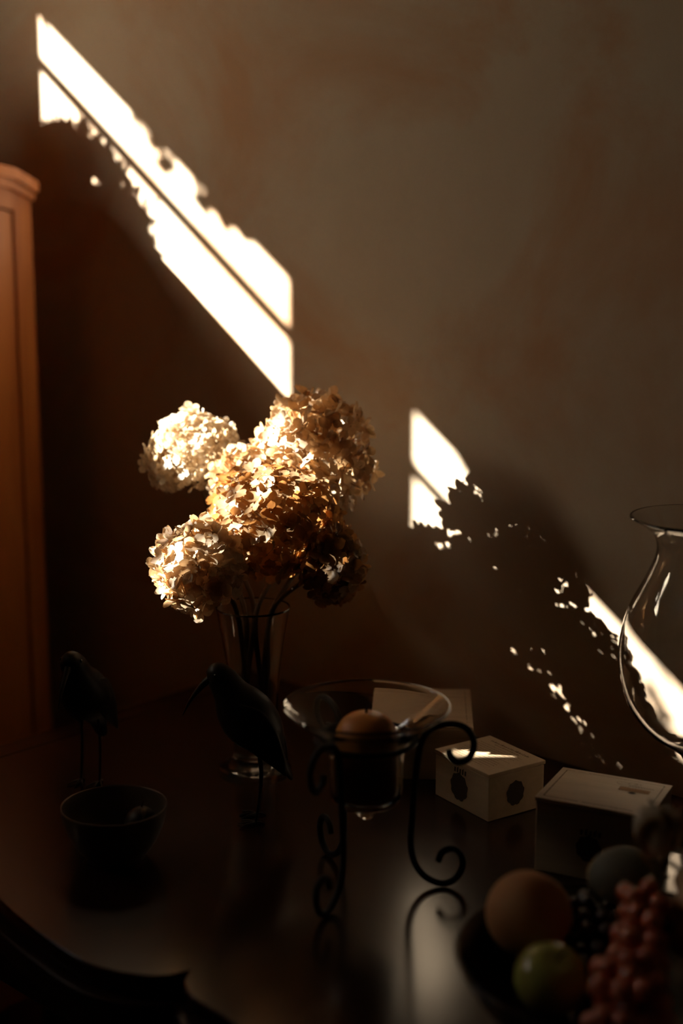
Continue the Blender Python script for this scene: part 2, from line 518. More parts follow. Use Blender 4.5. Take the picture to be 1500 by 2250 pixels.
for i in range(22):
    th = rnd.uniform(0, 2 * PI)
    e = Vector((0.10 * math.cos(th), 0.14 * math.sin(th), 0.10 + rnd.uniform(0.04, 0.17)))
    fm.tube([(0, 0, 0.03), e * 0.5 + Vector((0, 0, 0.04)), e], 0.002, 4)
fo = fm.build('foliage', M['dryleaf'], bask); tag(fo, kind='stuff')

# ------------------------------------------------------------------ armoire
AX, AY0, AY1 = -1.01, -0.088, -1.13
arm = thing('armoire', 'tall reddish cherry wood armoire with arched cornice and panelled doors', 'wardrobe', (AX, (AY0 + AY1) / 2, 0))
ac = (AY0 + AY1) / 2; ah = (AY0 - AY1) / 2
def arch(y, base, rise):                        # y relative to the centre
    k = min(1.0, abs(y) / (ah + 0.01))
    return base + rise * math.sqrt(max(0.0, 1 - k ** 8))
def arch_prism(mb, y0, y1, x0, x1, zlo, zfun, n=24):
    ys_ = [y0 + (y1 - y0) * i / n for i in range(n + 1)]
    top0 = [(x0, y, zfun(y)) for y in ys_]; top1 = [(x1, y, zfun(y)) for y in ys_]
    bot0 = [(x0, y, zlo(y) if callable(zlo) else zlo) for y in ys_]; bot1 = [(x1, y, zlo(y) if callable(zlo) else zlo) for y in ys_]
    v = top0 + top1 + bot0 + bot1; m = n + 1; f = []
    for i in range(n):
        f += [(i, i + 1, m + i + 1, m + i), (2 * m + i, 3 * m + i, 3 * m + i + 1, 2 * m + i + 1),
              (m + i, m + i + 1, 3 * m + i + 1, 3 * m + i), (i, 2 * m + i, 2 * m + i + 1, i + 1)]
    f += [(0, m, 3 * m, 2 * m), (n, 2 * m + n, 3 * m + n, m + n)]
    return mb.add(v, f)
zc_ = lambda y: arch(y, 1.522, 0.046)
arch_prism(MB(), -ah, ah, -0.52, -0.022, 0.10, zc_).build('carcass', M['armoire'], arm)
for s in (-1, 1):
    y0, y1 = (ah - 0.034, ah) if s > 0 else (-ah, -ah + 0.034)
    arch_prism(MB(), y0, y1, -0.0215, 0, 0.10, zc_, 8).build('stile', M['armoire'], arm)
arch_prism(MB(), -ah + 0.0345, ah - 0.0345, -0.0215, 0, lambda y: arch(y, 1.477, 0.046), zc_).build('top_rail', M['armoire'], arm)
cor = MB()
arch_prism(cor, -ah - 0.002, ah + 0.002, -0.53, 0.010, lambda y: zc_(y) - 0.012, lambda y: zc_(y) + 0.004)
arch_prism(cor, -ah - 0.005, ah + 0.005, -0.53, 0.018, lambda y: zc_(y) + 0.004, lambda y: zc_(y) + 0.022)
cor.build('cornice', M['armoire'], arm)
MB().box(-0.52, 0.004, -ah - 0.002, ah + 0.002, 0.10, 0.19).build('plinth', M['armoire'], arm, bevel=0.004)
for sx in (-0.46, -0.05):
    for sy in (-1, 1):
        obj('foot', lathe_mesh(smooth_prof([(0, 0), (0.028, 0.0), (0.04, 0.03), (0.045, 0.07), (0.03, 0.10), (0, 0.10)], 3), 20), M['armoire'], arm, (sx, sy * (ah - 0.06), 0))
for s in (-1, 1):
    y0, y1 = (0.003, ah - 0.0385) if s > 0 else (-(ah - 0.0385), -0.003)
    d = arch_prism(MB(), y0, y1, -0.0215, -0.002, 0.20, lambda y: arch(y, 1.472, 0.046)).build('door', M['armoire'], arm)
    pi_ = arch_prism(MB(), y0 + 0.05, y1 - 0.05, -0.0015, 0.004, 0.26, lambda y: arch(y, 1.442, 0.046)).build('door_panel', M['armoire'], d)
    MB().tube([(-0.002, s * 0.03, 0.85), (0.04, s * 0.03, 0.85)], [0.008, 0.014], 10).build('knob', M['bronze'], d, smooth=True)

# ------------------------------------------------------------------ table
CX = 0.42
half = [(-0.56, -0.70), (-0.50, -0.706), (-0.42, -0.70), (-0.34, -0.706), (-0.25, -0.728), (-0.1745, -0.745), (-0.12, -0.754), (-0.0737, -0.7595),
        (-0.03, -0.763), (0.0032, -0.762), (0.035, -0.752), (0.0613, -0.737), (0.074, -0.722), (0.0799, -0.706), (0.092, -0.722), (0.1144, -0.734), (0.14, -0.737),
        (0.1705, -0.739), (0.24, -0.75), (0.32, -0.765), (0.42, -0.772)]
half = [(p.x, p.y) for p in smooth_path([(x, y, 0) for x, y in half[:14]], 4)][:-1] + [(p.x, p.y) for p in smooth_path([(x, y, 0) for x, y in half[13:]], 4)]
front = half + [(2 * CX - x, y) for x, y in reversed(half[:-1])]
outline = front + [(1.40, -0.004), (-0.585, -0.004)]
def offset(poly, d):
    n = len(poly); out = []
    for i in range(n):
        p0, p1, p2 = Vector(poly[i - 1]), Vector(poly[i]), Vector(poly[(i + 1) % n])
        a = (p1 - p0).normalized(); b = (p2 - p1).normalized()
        t = (a + b)
        t = t.normalized() if t.length > 1e-6 else a
        q = p1 + Vector((t.y, -t.x)) * d
        q.y = min(q.y, -0.004)
        out.append((q.x, q.y))
    return out
tab = thing('serpentine_table', 'dark polished mahogany table with a serpentine moulded front edge', 'table', (0, 0, 0))
MB().prism(outline, TT - 0.018, TT).build('table_top', M['table'], tab, bevel=0.004)
MB().prism(offset(outline, -0.006), TT - 0.024, TT - 0.0185).build('groove', M['moulding'], tab)
MB().prism(offset(outline, 0.010), TT - 0.048, TT - 0.0245).build('edge_moulding', M['moulding'], tab, bevel=0.009, seg=4)
MB().prism([(-0.50, -0.03), (-0.50, -0.64), (1.34, -0.64), (1.34, -0.03)], TT - 0.20, TT - 0.0485).build('apron', M['moulding'], tab, bevel=0.004)
MB().box(-0.575, -0.535, -0.69, -0.02, TT, TT + 0.0006).build('side_band', M['table'], tab)
for lx in (-0.46, 1.30):
    for ly in (-0.60, -0.07):
        sgn = -1 if lx < 0 else 1
        pts = [(lx, ly, TT - 0.19), (lx + 0.02 * sgn, ly - 0.01, 0.48), (lx + 0.005 * sgn, ly, 0.28), (lx - 0.005 * sgn, ly, 0.10), (lx + 0.02 * sgn, ly - 0.01, 0.02), (lx + 0.025 * sgn, ly - 0.012, 0.0)]
        MB().tube(smooth_path(pts, 4), [0.04 - 0.02 * min(1, i / 14) + (0.006 if i > 16 else 0) for i in range(21)], 12).build('leg', M['moulding'], tab, smooth=True)

# ------------------------------------------------------------------ glass vase and hydrangeas
VX, VY = -0.2542, -0.3011
vase = obj('glass_vase', lathe_mesh(smooth_prof([
    (0, 0.0), (0.043, 0.0), (0.0466, 0.002), (0.0464, 0.006), (0.041, 0.0082), (0.034, 0.0112), (0.0285, 0.018), (0.0285, 0.04), (0.0305, 0.08), (0.034, 0.13),
    (0.041, 0.18), (0.047, 0.214), (0.0478, 0.218), (0.0462, 0.217), (0.0392, 0.18), (0.032, 0.13), (0.0285, 0.08), (0.0275, 0.046), (0.021, 0.037), (0, 0.034)], 3), 56),
    M['glass'], None, (VX, VY, TT))
tag(vase, 'clear trumpet glass vase holding the dried hydrangeas, thick round foot', 'vase')

def floret_mesh(L, seed):
    r = random.Random(seed)
    v = []; f = []
    cup = r.uniform(-0.15, 0.45)
    for k in range(4):
        ang = k * PI / 2 + r.uniform(-0.15, 0.15)
        l = L * r.uniform(0.88, 1.1); w = l * r.uniform(0.82, 1.02)
        cu = cup + r.uniform(-0.2, 0.25); tw = r.uniform(-0.35, 0.35)
        b = len(v); nu, nv = 5, 4
        for i in range(nu + 1):
            t = i / nu
            wid = w * (0.10 + 0.90 * math.sin(PI * min(1.0, (t * 0.92 + 0.02)) ** 1.15) ** 0.75) if t < 1 else w * 0.20
            for j in range(nv + 1):
                s = j / nv - 0.5
                x = 0.0012 + t * l - 0.10 * l * abs(s) * t
                y = s * wid * (1 + 0.05 * math.sin(7 * t + k))
                z = cu * l * t * t + 0.30 * l * s * s * t + tw * s * wid * t + 0.03 * l * math.sin(9 * s + 5 * t + seed)
                v.append((x * math.cos(ang) - y * math.sin(ang), x * math.sin(ang) + y * math.cos(ang), z))
        for i in range(nu):
            for j in range(nv):
                a = b + i * (nv + 1) + j
                f.append((a, a + 1, a + nv + 2, a + nv + 1))
    b = len(v)
    v += [(0, 0, 0.0022), (0.0012, 0, 0.0008), (0, 0.0012, 0.0008), (-0.0012, 0, 0.0008), (0, -0.0012, 0.0008), (0, 0, -0.001)]
    f += [(b, b + 1, b + 2), (b, b + 2, b + 3), (b, b + 3, b + 4), (b, b + 4, b + 1), (b + 5, b + 2, b + 1), (b + 5, b + 3, b + 2), (b + 5, b + 4, b + 3), (b + 5, b + 1, b + 4)]
    return mesh_from(v, f, True)

def make_floret_set(L, material, seed):
    out = []
    for k in range(9):
        me = floret_mesh(L * (0.85 + 0.04 * k), seed + k)
        me.materials.append(material); out.append(me)
    return out
FS = {'tan': make_floret_set(0.0140, M['petal'], 100), 'cream': make_floret_set(0.0098, M['petal_cream'], 200), 'mid': make_floret_set(0.0138, M['petal_mid'], 300)}

HEADS = [((-0.4235, -0.2500, 1.173), 0.061), ((-0.256, -0.188, 1.183), 0.077), ((-0.248, -0.264, 1.106), 0.083),
         ((-0.2480, -0.3970, 1.070), 0.052), ((-0.1690, -0.2473, 1.058), 0.045), ((-0.3435, -0.2436, 1.154), 0.034)]
def press(p, i, gap=0.009):
    """keep a point of head i on its own side of the plane where it meets each neighbour"""
    ci, Ri = Vector(HEADS[i][0]), HEADS[i][1]; face = None
    for _ in range(3):
        for j, (cj, Rj) in enumerate(HEADS):
            if j == i: continue
            ax = Vector(cj) - ci; L = ax.length
            if L > Ri + Rj + 0.02: continue
            ax /= L
            lim = (L * L + Ri * Ri - Rj * Rj) / (2 * L) - gap
            k = (p - ci).dot(ax)
            if k > lim: p = p - ax * (k - lim); face = ax
    return p, face
def hydrangea(label, c, R, kind, count, seed, squash=0.92, mouth=(0, 0), up=Vector((0, 0, 1)), via=None):
    r = random.Random(seed)
    head_i = [k for k, h in enumerate(HEADS) if (Vector(h[0]) - Vector(c)).length < 1e-6][0]
    c = Vector(c)
    mx, my = VX + mouth[0], VY + mouth[1]
    base = Vector((VX + 0.6 * (mouth[0] * 0.5 - mouth[1] * 0.866), VY + 0.6 * (mouth[0] * 0.866 + mouth[1] * 0.5), TT + 0.044))   # stems cross in a spiral
    t = thing('dried_hydrangea', label, 'flower', base, 0, 'dried hydrangeas in the glass vase')
    c = c - base
    mouth_p = Vector((mx, my, TT + 0.215)) - base
    neck = c - up * R * 0.75
    pts = smooth_path([(0, 0, 0), mouth_p * 0.5, mouth_p] + ([Vector(via) - base] if via else []) + [neck, c - up * R * 0.2], 6)
    MB().tube(pts, [0.0032] * len(pts), 8).build('stem', M['stem'], t, smooth=True)
    ped = MB()
    inner = int(count * 0.25)
    golden = PI * (3 - math.sqrt(5))
    q_up = Vector((0, 0, 1)).rotation_difference(up)
    for i in range(count + inner):
        if i < count:
            zz = 1 - (i + 0.5) / count * 1.66; th = i * golden; rr = R * r.uniform(0.88, 1.05)
        else:
            zz = 1 - (i - count + 0.5) / inner * 1.6; th = (i - count) * golden + 1; rr = R * r.uniform(0.58, 0.76)
        st = math.sqrt(max(0, 1 - zz * zz))
        d = Vector((st * math.cos(th), st * math.sin(th), zz))
        d = (d + Vector((r.gauss(0, 0.06), r.gauss(0, 0.06), r.gauss(0, 0.06)))).normalized()
        lump = 1 + 0.05 * math.sin(5 * d.x + seed) * math.sin(4 * d.y + 2 * seed) + 0.04 * math.sin(6 * d.z + seed)
        p = c + q_up @ Vector((d.x, d.y, d.z * squash)) * rr * lump
        p, face = press(p + base, head_i); p = p - base
        nrm = (q_up @ d + Vector((r.gauss(0, 0.42), r.gauss(0, 0.42), r.gauss(0, 0.42)))).normalized()
        if face is not None: nrm = (face + 0.25 * nrm).normalized()     # pressed flat against the neighbouring head
        q = nrm.to_track_quat('Z', 'Y') @ Quaternion((0, 0, 1), r.uniform(0, PI))
        o = bpy.data.objects.new('floret', r.choice(FS[kind]))
        o.rotation_mode = 'QUATERNION'; o.rotation_quaternion = q
        o.location = p; s = r.uniform(0.85, 1.15); o.scale = (s, s, s)
        link(o, t)
        ped.tube([c - up * R * 0.3, c + (p - c) * 0.55 - up * R * 0.06, p - nrm * 0.0008], [0.0008, 0.0006, 0.0005], 3, cap=False)
    tag(ped.build('pedicels', M['pedicel'], t), kind='stuff')
    return t

U = Vector
hydrangea('pale cream hydrangea head of tiny florets in full sunlight', (-0.4235, -0.2500, 1.173), 0.061, 'cream', 280, 1, 0.95, (-0.022, 0.004), U((-0.25, -0.1, 1)).normalized())
hydrangea('large golden tan hydrangea head at the top of the bouquet, flecked with sunlight', (-0.256, -0.188, 1.183), 0.077, 'tan', 158, 2, 1.0, (0.004, 0.034), U((0.15, 0.2, 1)).normalized(), (-0.252, -0.186, 1.070))
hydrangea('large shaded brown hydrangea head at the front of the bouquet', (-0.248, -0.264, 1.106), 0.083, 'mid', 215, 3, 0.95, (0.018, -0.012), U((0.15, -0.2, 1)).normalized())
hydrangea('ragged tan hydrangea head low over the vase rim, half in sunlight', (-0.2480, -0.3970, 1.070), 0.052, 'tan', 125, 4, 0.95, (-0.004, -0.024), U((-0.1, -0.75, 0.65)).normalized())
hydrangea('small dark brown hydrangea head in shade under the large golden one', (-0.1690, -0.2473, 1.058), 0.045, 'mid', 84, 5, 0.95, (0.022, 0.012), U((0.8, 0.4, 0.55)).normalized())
hydrangea('small bright tan hydrangea head wedged between the cream and golden ones', (-0.3435, -0.2436, 1.154), 0.034, 'tan', 62, 6, 0.95, (-0.020, 0.020), U((-0.05, -0.1, 1)).normalized(), (-0.338, -0.268, 1.070))

# ------------------------------------------------------------------ glass candle bowl on a wrought iron stand
BX, BY = 0.0805, -0.456
bowl = obj('glass_candle_bowl', lathe_mesh(smooth_prof([
    (0, 0.0765), (0.006, 0.0775), (0.0095, 0.083), (0.008, 0.088), (0.016, 0.0915), (0.030, 0.094), (0.037, 0.101), (0.0390, 0.115), (0.0395, 0.135), (0.0405, 0.150),
    (0.0475, 0.166), (0.064, 0.1815), (0.080, 0.194), (0.0885, 0.2005), (0.0888, 0.2022), (0.087, 0.2026), (0.078, 0.1955), (0.0615, 0.1835), (0.045, 0.1680), (0.0382, 0.151),
    (0.0373, 0.135), (0.0368, 0.115), (0.034, 0.1045), (0.025, 0.0985), (0, 0.0975)], 3), 64), M['glass'], None, (BX, BY, TT))
tag(bowl, 'clear flared glass candle bowl with a pointed drop, cradled by the iron stand', 'bowl')
can = thing('amber_candle', 'amber brown domed candle standing inside the flared glass bowl', 'candle', (BX, BY, TT + 0.0985))
obj('wax', lathe_mesh(smooth_prof([(0, 0), (0.026, 0.0), (0.0325, 0.006), (0.0335, 0.03), (0.0335, 0.062), (0.0325, 0.074), (0.027, 0.085), (0.018, 0.0925), (0.008, 0.0955), (0, 0.0955)], 3), 40), M['wax'], can)
MB().tube([(0, 0, 0.094), (0.0005, 0, 0.100), (0.003, 0.001, 0.1035)], 0.0012, 6).build('wick', M['wick'], can, smooth=True)

std = thing('iron_candle_stand', 'black wrought iron stand with three scrolled legs under the glass bowl', 'stand', (BX, BY, TT))
ring = [(0.0525 * math.cos(2 * PI * k / 48), 0.0525 * math.sin(2 * PI * k / 48), 0.165) for k in range(49)]
MB().tube(ring, 0.0032, 8, cap=False).build('ring', M['iron'], std, smooth=True)
legpx = [(972, 1895), (980, 1876), (1000, 1866), (1020, 1874), (1029, 1900), (1016, 1930), (985, 1945), (945, 1932), (919, 1902), (908, 1860), (911, 1800), (917, 1720),
         (922, 1670), (933, 1625), (958, 1600), (1000, 1591), (1034, 1602), (1050, 1632), (1040, 1664), (1014, 1674), (997, 1662), (993, 1648)]
legprof = [((x - 803) * 0.000458, 0, (1953 - y) * 0.000506) for x, y in legpx]
lmb = MB(); lp = smooth_path(legprof, 5)
lmb.tube(lp, 0.0036, 10)
leg_o = lmb.build('leg', M['iron'], std, smooth=True, rot=(0, 0, math.radians(40)))
for az in (-77, 162):
    o = leg_o.copy(); link(o, std); o.rotation_euler = (0, 0, math.radians(az))

# ------------------------------------------------------------------ bird figurines
def loft(name, sec, material, parent, seg=20):
    """sec: (x, z, half width, half height) along a spine in the xz plane"""
    sp = smooth_path([(s[0], s[2], s[1]) for s in sec], 4); sr = smooth_path([(s[0], s[3], s[1]) for s in sec], 4)
    n = len(sp); v = []; f = []
    for i in range(n):
        a = sp[max(i - 1, 0)]; b = sp[min(i + 1, n - 1)]
        t = Vector((b.x - a.x, 0, b.z - a.z)).normalized(); nn = Vector((-t.z, 0, t.x))
        for k in range(seg):
            c, s_ = math.cos(2 * PI * k / seg), math.sin(2 * PI * k / seg)
            v.append(Vector((sp[i].x, 0, sp[i].z)) + Vector((0, 1, 0)) * (max(sp[i].y, 0.0004) * c) + nn * (max(sr[i].y, 0.0004) * s_))
    for i in range(n - 1):
        for k in range(seg):
            f.append((i * seg + k, i * seg + (k + 1) % seg, (i + 1) * seg + (k + 1) % seg, (i + 1) * seg + k))
    f.append(tuple(range(seg))); f.append(tuple(range((n - 1) * seg, n * seg)))
    mb = MB(); mb.add(v, f)
    return mb.build(name, material, parent, smooth=True)

def bird(label, loc, rotz, scale=1.0):
    t = thing('bird_figurine', label, 'figurine', loc, rotz, 'dark bird figurines')
    k = scale
    S = lambda L: [tuple(q * k for q in s) for s in L]
    loft('body', S([(-0.046, 0.052, 0.004, 0.002), (-0.043, 0.058, 0.009, 0.004), (-0.034, 0.074, 0.012, 0.007), (-0.024, 0.092, 0.020, 0.016), (-0.012, 0.110, 0.030, 0.028),
                    (0.004, 0.128, 0.033, 0.033), (0.017, 0.146, 0.028, 0.029), (0.026, 0.161, 0.021, 0.021), (0.034, 0.174, 0.0175, 0.018), (0.043, 0.182, 0.014, 0.015),
                    (0.050, 0.184, 0.007, 0.008), (0.053, 0.1845, 0.001, 0.001)]), M['bronze'], t)
    bk = [(0.046 * k, 0, 0.178 * k), (0.058 * k, 0, 0.168 * k), (0.072 * k, 0, 0.150 * k), (0.082 * k, 0, 0.131 * k)]
    MB().tube(smooth_path(bk, 4), [0.0052 * k * (1 - i / 12.6) + 0.0004 for i in range(13)], 8).build('beak', M['bronze'], t, smooth=True)
    for s in (-1, 1):
        obj('eye', ellipsoid(0.0022 * k, 0.0016 * k, 0.0022 * k, 2), M['fruitbowl'], t, (0.041 * k, s * 0.0145 * k, 0.184 * k))
        wg = loft('wing', S([(-0.040, 0.066, 0.001, 0.001), (-0.028, 0.088, 0.004, 0.012), (-0.010, 0.114, 0.005, 0.022), (0.006, 0.135, 0.004, 0.020), (0.016, 0.150, 0.001, 0.006)]), M['bronze'], t, 12)
        wg.location = (0, s * 0.0255 * k, 0)
        lx = -0.006 * k
        pts = [(lx, s * 0.012 * k, 0.105 * k), (lx - 0.004 * k, s * 0.013 * k, 0.055 * k), (lx + 0.002 * k, s * 0.0135 * k, 0.003)]
        lg = MB().tube(smooth_path(pts, 4), 0.0017 * k, 8).build('leg', M['bronze'], t, smooth=True)
        ft = MB()
        for ang in (-0.55, 0.0, 0.55, PI):
            L = 0.022 * k if ang != PI else 0.010 * k
            e = Vector((lx + 0.002 * k + L * math.cos(ang), s * 0.0135 * k + L * math.sin(ang), 0.0012))
            m_ = Vector((lx + 0.002 * k + L * .5 * math.cos(ang), s * 0.0135 * k + L * .5 * math.sin(ang), 0.0032))
            ft.tube([(lx + 0.002 * k, s * 0.0135 * k, 0.003), m_, e], [0.0016 * k, 0.0014 * k, 0.0007 * k], 6)
        ft.build('foot', M['bronze'], t, smooth=True)
    return t
bird('dark long-beaked bird figurine in front of the glass vase, beside the candle stand', (-0.134, -0.418, TT), math.radians(223), 1.0)
bird('dark bird figurine with thin legs behind the small round bowl', (-0.372, -0.480, TT), math.radians(-62), 0.95)

# ------------------------------------------------------------------ small dark bowl with a dark plum
db = obj('pewter_bowl', lathe_mesh(smooth_prof([(0, 0), (0.030, 0), (0.034, 0.004), (0.046, 0.020), (0.0555, 0.042), (0.0590, 0.060), (0.0575, 0.0605), (0.0535, 0.042), (0.044, 0.022), (0.030, 0.008), (0, 0.007)], 3), 48),
         M['darkbowl'], None, (-0.173, -0.594, TT))
tag(db, 'small dark round metal bowl at the table front below the bird', 'bowl')
pm = thing('dark_plum', 'dark plum lying in the small round metal bowl', 'fruit', (-0.150, -0.574, TT + 0.0165))
obj('flesh', ellipsoid(0.020, 0.019, 0.022, 3, 0.01, 3), M['plum'], pm, (0, 0, 0.0215))
MB().tube([(0, 0, 0.042), (0.001, 0.001, 0.047), (0.003, 0.001, 0.051)], 0.001, 6).build('stalk', M['stem'], pm, smooth=True)

# ------------------------------------------------------------------ wooden boxes
def wooden_box(name, label, loc, rotz, sx, sy, h, lid=0.006, over=0.0012):
    t = thing(name, label, 'box', loc, rotz, None)
    MB().box(-sx / 2, sx / 2, -sy / 2, sy / 2, 0, h - lid - 0.0006).build('body', M['boxwood'], t, bevel=0.0012)
    MB().box(-sx / 2 - over, sx / 2 + over, -sy / 2 - over, sy / 2 + over, h - lid, h).build('lid', M['boxwood'], t, bevel=0.0009)
    return t
r1 = random.Random(21)
# squarish box with printed lid and dark seals
bxs, bys, bh = 0.104, 0.0865, 0.060
b1 = wooden_box('printed_wooden_box', 'small squarish wooden box with printed lid and dark seals on its sides', (0.034, -0.1775, TT), math.radians(-13.5), bxs, bys, bh, 0.005)
tx = MB(); z = bh + 0.0003
text_rows(tx, -0.036, 0.036, [0.031], 0.0042, z, r1, 0.0012, 0.0030, 0.0011)
text_rows(tx, -0.022, 0.024, [0.026], 0.0022, z, r1, 0.0008, 0.0020, 0.0008)
for i in range(11):
    text_rows(tx, -0.042 + r1.uniform(0, 0.004), 0.042 - r1.uniform(0, 0.02), [0.020 - 0.0052 * i], 0.0010, z, r1, 0.0008, 0.0034, 0.0009)
tx.build('printed_lettering', M['inkbrown'], b1)
def seal(parent, axis, cx, cz, rx, rz, off):
    mb = MB(); n = 28; pts = []
    for i in range(n):
        a = 2 * PI * i / n
        rr = 1 + 0.06 * math.sin(9 * a)
        pts.append((cx + rx * rr * math.cos(a), cz + rz * rr * math.sin(a)))
    to3 = (lambda p: (p[0], off, p[1])) if axis == 'y' else (lambda p: (off, p[0], p[1]))
    mb.add([to3(p) for p in pts], [tuple(range(n))])
    if axis == 'y':                                    # ribbon above the seal
        for k in range(5):
            x0 = cx - 0.010 + 0.005 * k
            mb.quad(*[to3(p) for p in ((x0, cz + rz), (x0 + 0.003, cz + rz), (x0 + 0.0035, cz + rz + 0.006 + 0.002 * (k % 2)), (x0 + 0.0005, cz + rz + 0.006))])
    return mb.build('printed_seal', M['ink'], parent)
seal(b1, 'y', -0.004, 0.026, 0.0165, 0.0175, -bys / 2 - 0.0004)
seal(b1, 'x', -0.002, 0.028, 0.0135, 0.0155, bxs / 2 + 0.0004)

# flat box with inked border, signature flourish, label and knot hole
fxs, fys, fh = 0.125, 0.0975, 0.085
b2 = wooden_box('flat_wooden_box', 'pale wooden box with inked border lines, script flourish and knot hole on its lid', (0.236, -0.236, TT), math.radians(16.5), fxs, fys, fh, 0.005)
bd = MB(); z = fh + 0.0003; e = 0.0065
def ragged(mb, p, q, wd, n=26):
    p = Vector(p); q = Vector(q); t = (q - p).normalized(); nn = Vector((-t.y, t.x, 0)); L = (q - p).length
    for i in range(n):
        if r1.random() < 0.06: continue
        a = p + t * (L * i / n); b = p + t * (L * (i + 0.97) / n); w0 = wd * r1.uniform(0.5, 1.4); w1 = wd * r1.uniform(0.5, 1.4)
        mb.quad(a - nn * w0 / 2, b - nn * w1 / 2, b + nn * w1 / 2, a + nn * w0 / 2)
x0, x1, y0, y1 = -fxs / 2 + e, fxs / 2 - e, -fys / 2 + e, fys / 2 - e
ragged(bd, (x0, y0, z), (x0, y1, z), 0.0014); ragged(bd, (x0, y1, z), (x1, y1, z), 0.0007)
ragged(bd, (x0, y0, z), (x1, y0, z), 0.0013); ragged(bd, (x1, y0, z), (x1, y1, z), 0.0009)
bd.build('inked_border', M['inkbrown'], b2)
sg = MB()
def stroke(mb, pts, w):
    P = smooth_path(pts, 5)
    for a, b in zip(P[:-1], P[1:]):
        t = (b - a)
        if t.length < 1e-7: continue
        nn = Vector((-t.y, t.x, 0)).normalized() * w / 2
        mb.quad(a - nn, b - nn, b + nn, a + nn)
def loop_pts(cx, cy, rx, ry, n=12, a0=0.0, turns=1.0):
    return [(cx + rx * math.cos(a0 + 2 * PI * turns * i / n), cy + ry * math.sin(a0 + 2 * PI * turns * i / n), z) for i in range(n + 1)]
stroke(sg, loop_pts(0.012, 0.031, 0.007, 0.0032), 0.0004)
stroke(sg, loop_pts(0.023, 0.033, 0.0048, 0.0036), 0.0005)
stroke(sg, loop_pts(0.0285, 0.0325, 0.0035, 0.003), 0.0004)
stroke(sg, [(0.006, 0.028, z), (0.014, 0.024, z), (0.024, 0.0245, z), (0.032, 0.026, z)], 0.0004)
xx = 0.020
for k in range(9):
    stroke(sg, [(xx, 0.0245, z), (xx + 0.001, 0.0275, z), (xx + 0.002, 0.0245, z), (xx + 0.0025, 0.0265, z)], 0.0005)
    xx += 0.0032
sg.build('script_flourish', M['inkbrown'], b2)
lb = MB().box(0.012, 0.046, 0.011, 0.0205, fh, fh + 0.0003).build('paper_label', M['paper'], b2)
lt = MB(); z = fh + 0.0005
ragged(lt, (0.012, 0.0115, z), (0.046, 0.0115, z), 0.0006); ragged(lt, (0.012, 0.020, z), (0.030, 0.020, z), 0.0006); ragged(lt, (0.0125, 0.0115, z), (0.0125, 0.020, z), 0.0007, 8)
text_rows(lt, 0.018, 0.044, [0.0150], 0.0018, z, r1, 0.0006, 0.0016, 0.0012)
lt.build('label_print', M['inkbrown'], lb)
kh = MB(); kh.add([(0.0285 + 0.0042 * math.cos(2 * PI * i / 14) * (1 + 0.15 * math.sin(2 * i)), 0.0065 + 0.0026 * math.sin(2 * PI * i / 14), fh + 0.0004) for i in range(14)], [tuple(range(14))])
kh.build('knot_hole', M['hole'], b2)
seal(b2, 'y', -0.002, 0.036, 0.014, 0.015, -fys / 2 - 0.0004)

# box behind the candle bowl
b3 = wooden_box('plain_wooden_box', 'plain wooden box with worn pale lid standing behind the glass candle bowl', (-0.121, -0.121, TT), math.radians(39.5), 0.129, 0.156, 0.072, 0.005)
ln = MB(); z = 0.0723
ragged(ln, (-0.06, 0.042, z), (0.06, 0.042, z), 0.0009); ragged(ln, (0.058, -0.07, z), (0.058, 0.07, z), 0.0007)
ln.build('lid_scoring', M['inkbrown'], b3)

# ------------------------------------------------------------------ footed glass hurricane vase at the right
JX, JY = 0.270, -0.108
jug = obj('glass_hurricane_vase', lathe_mesh(smooth_prof([
    (0, 0.0), (0.036, 0.0), (0.040, 0.003), (0.036, 0.007), (0.014, 0.014), (0.008, 0.028), (0.007, 0.060), (0.010, 0.095), (0.024, 0.108), (0.052, 0.127), (0.076, 0.160), (0.0865, 0.200),
    (0.0865, 0.235), (0.078, 0.272), (0.062, 0.305), (0.0515, 0.330), (0.0495, 0.345), (0.054, 0.358), (0.066, 0.368), (0.079, 0.3755), (0.0800, 0.3775), (0.0785, 0.3778),
    (0.065, 0.3706), (0.0525, 0.360), (0.0475, 0.345), (0.0495, 0.329), (0.060, 0.304), (0.076, 0.271), (0.0845, 0.235), (0.0845, 0.200), (0.074, 0.161), (0.050, 0.129), (0.022, 0.112), (0, 0.108)], 3), 64),
    M['glass'], None, (JX, JY, TT))
tag(jug, 'tall clear glass vase with rounded belly and flared lip behind the fruit bowl', 'vase')

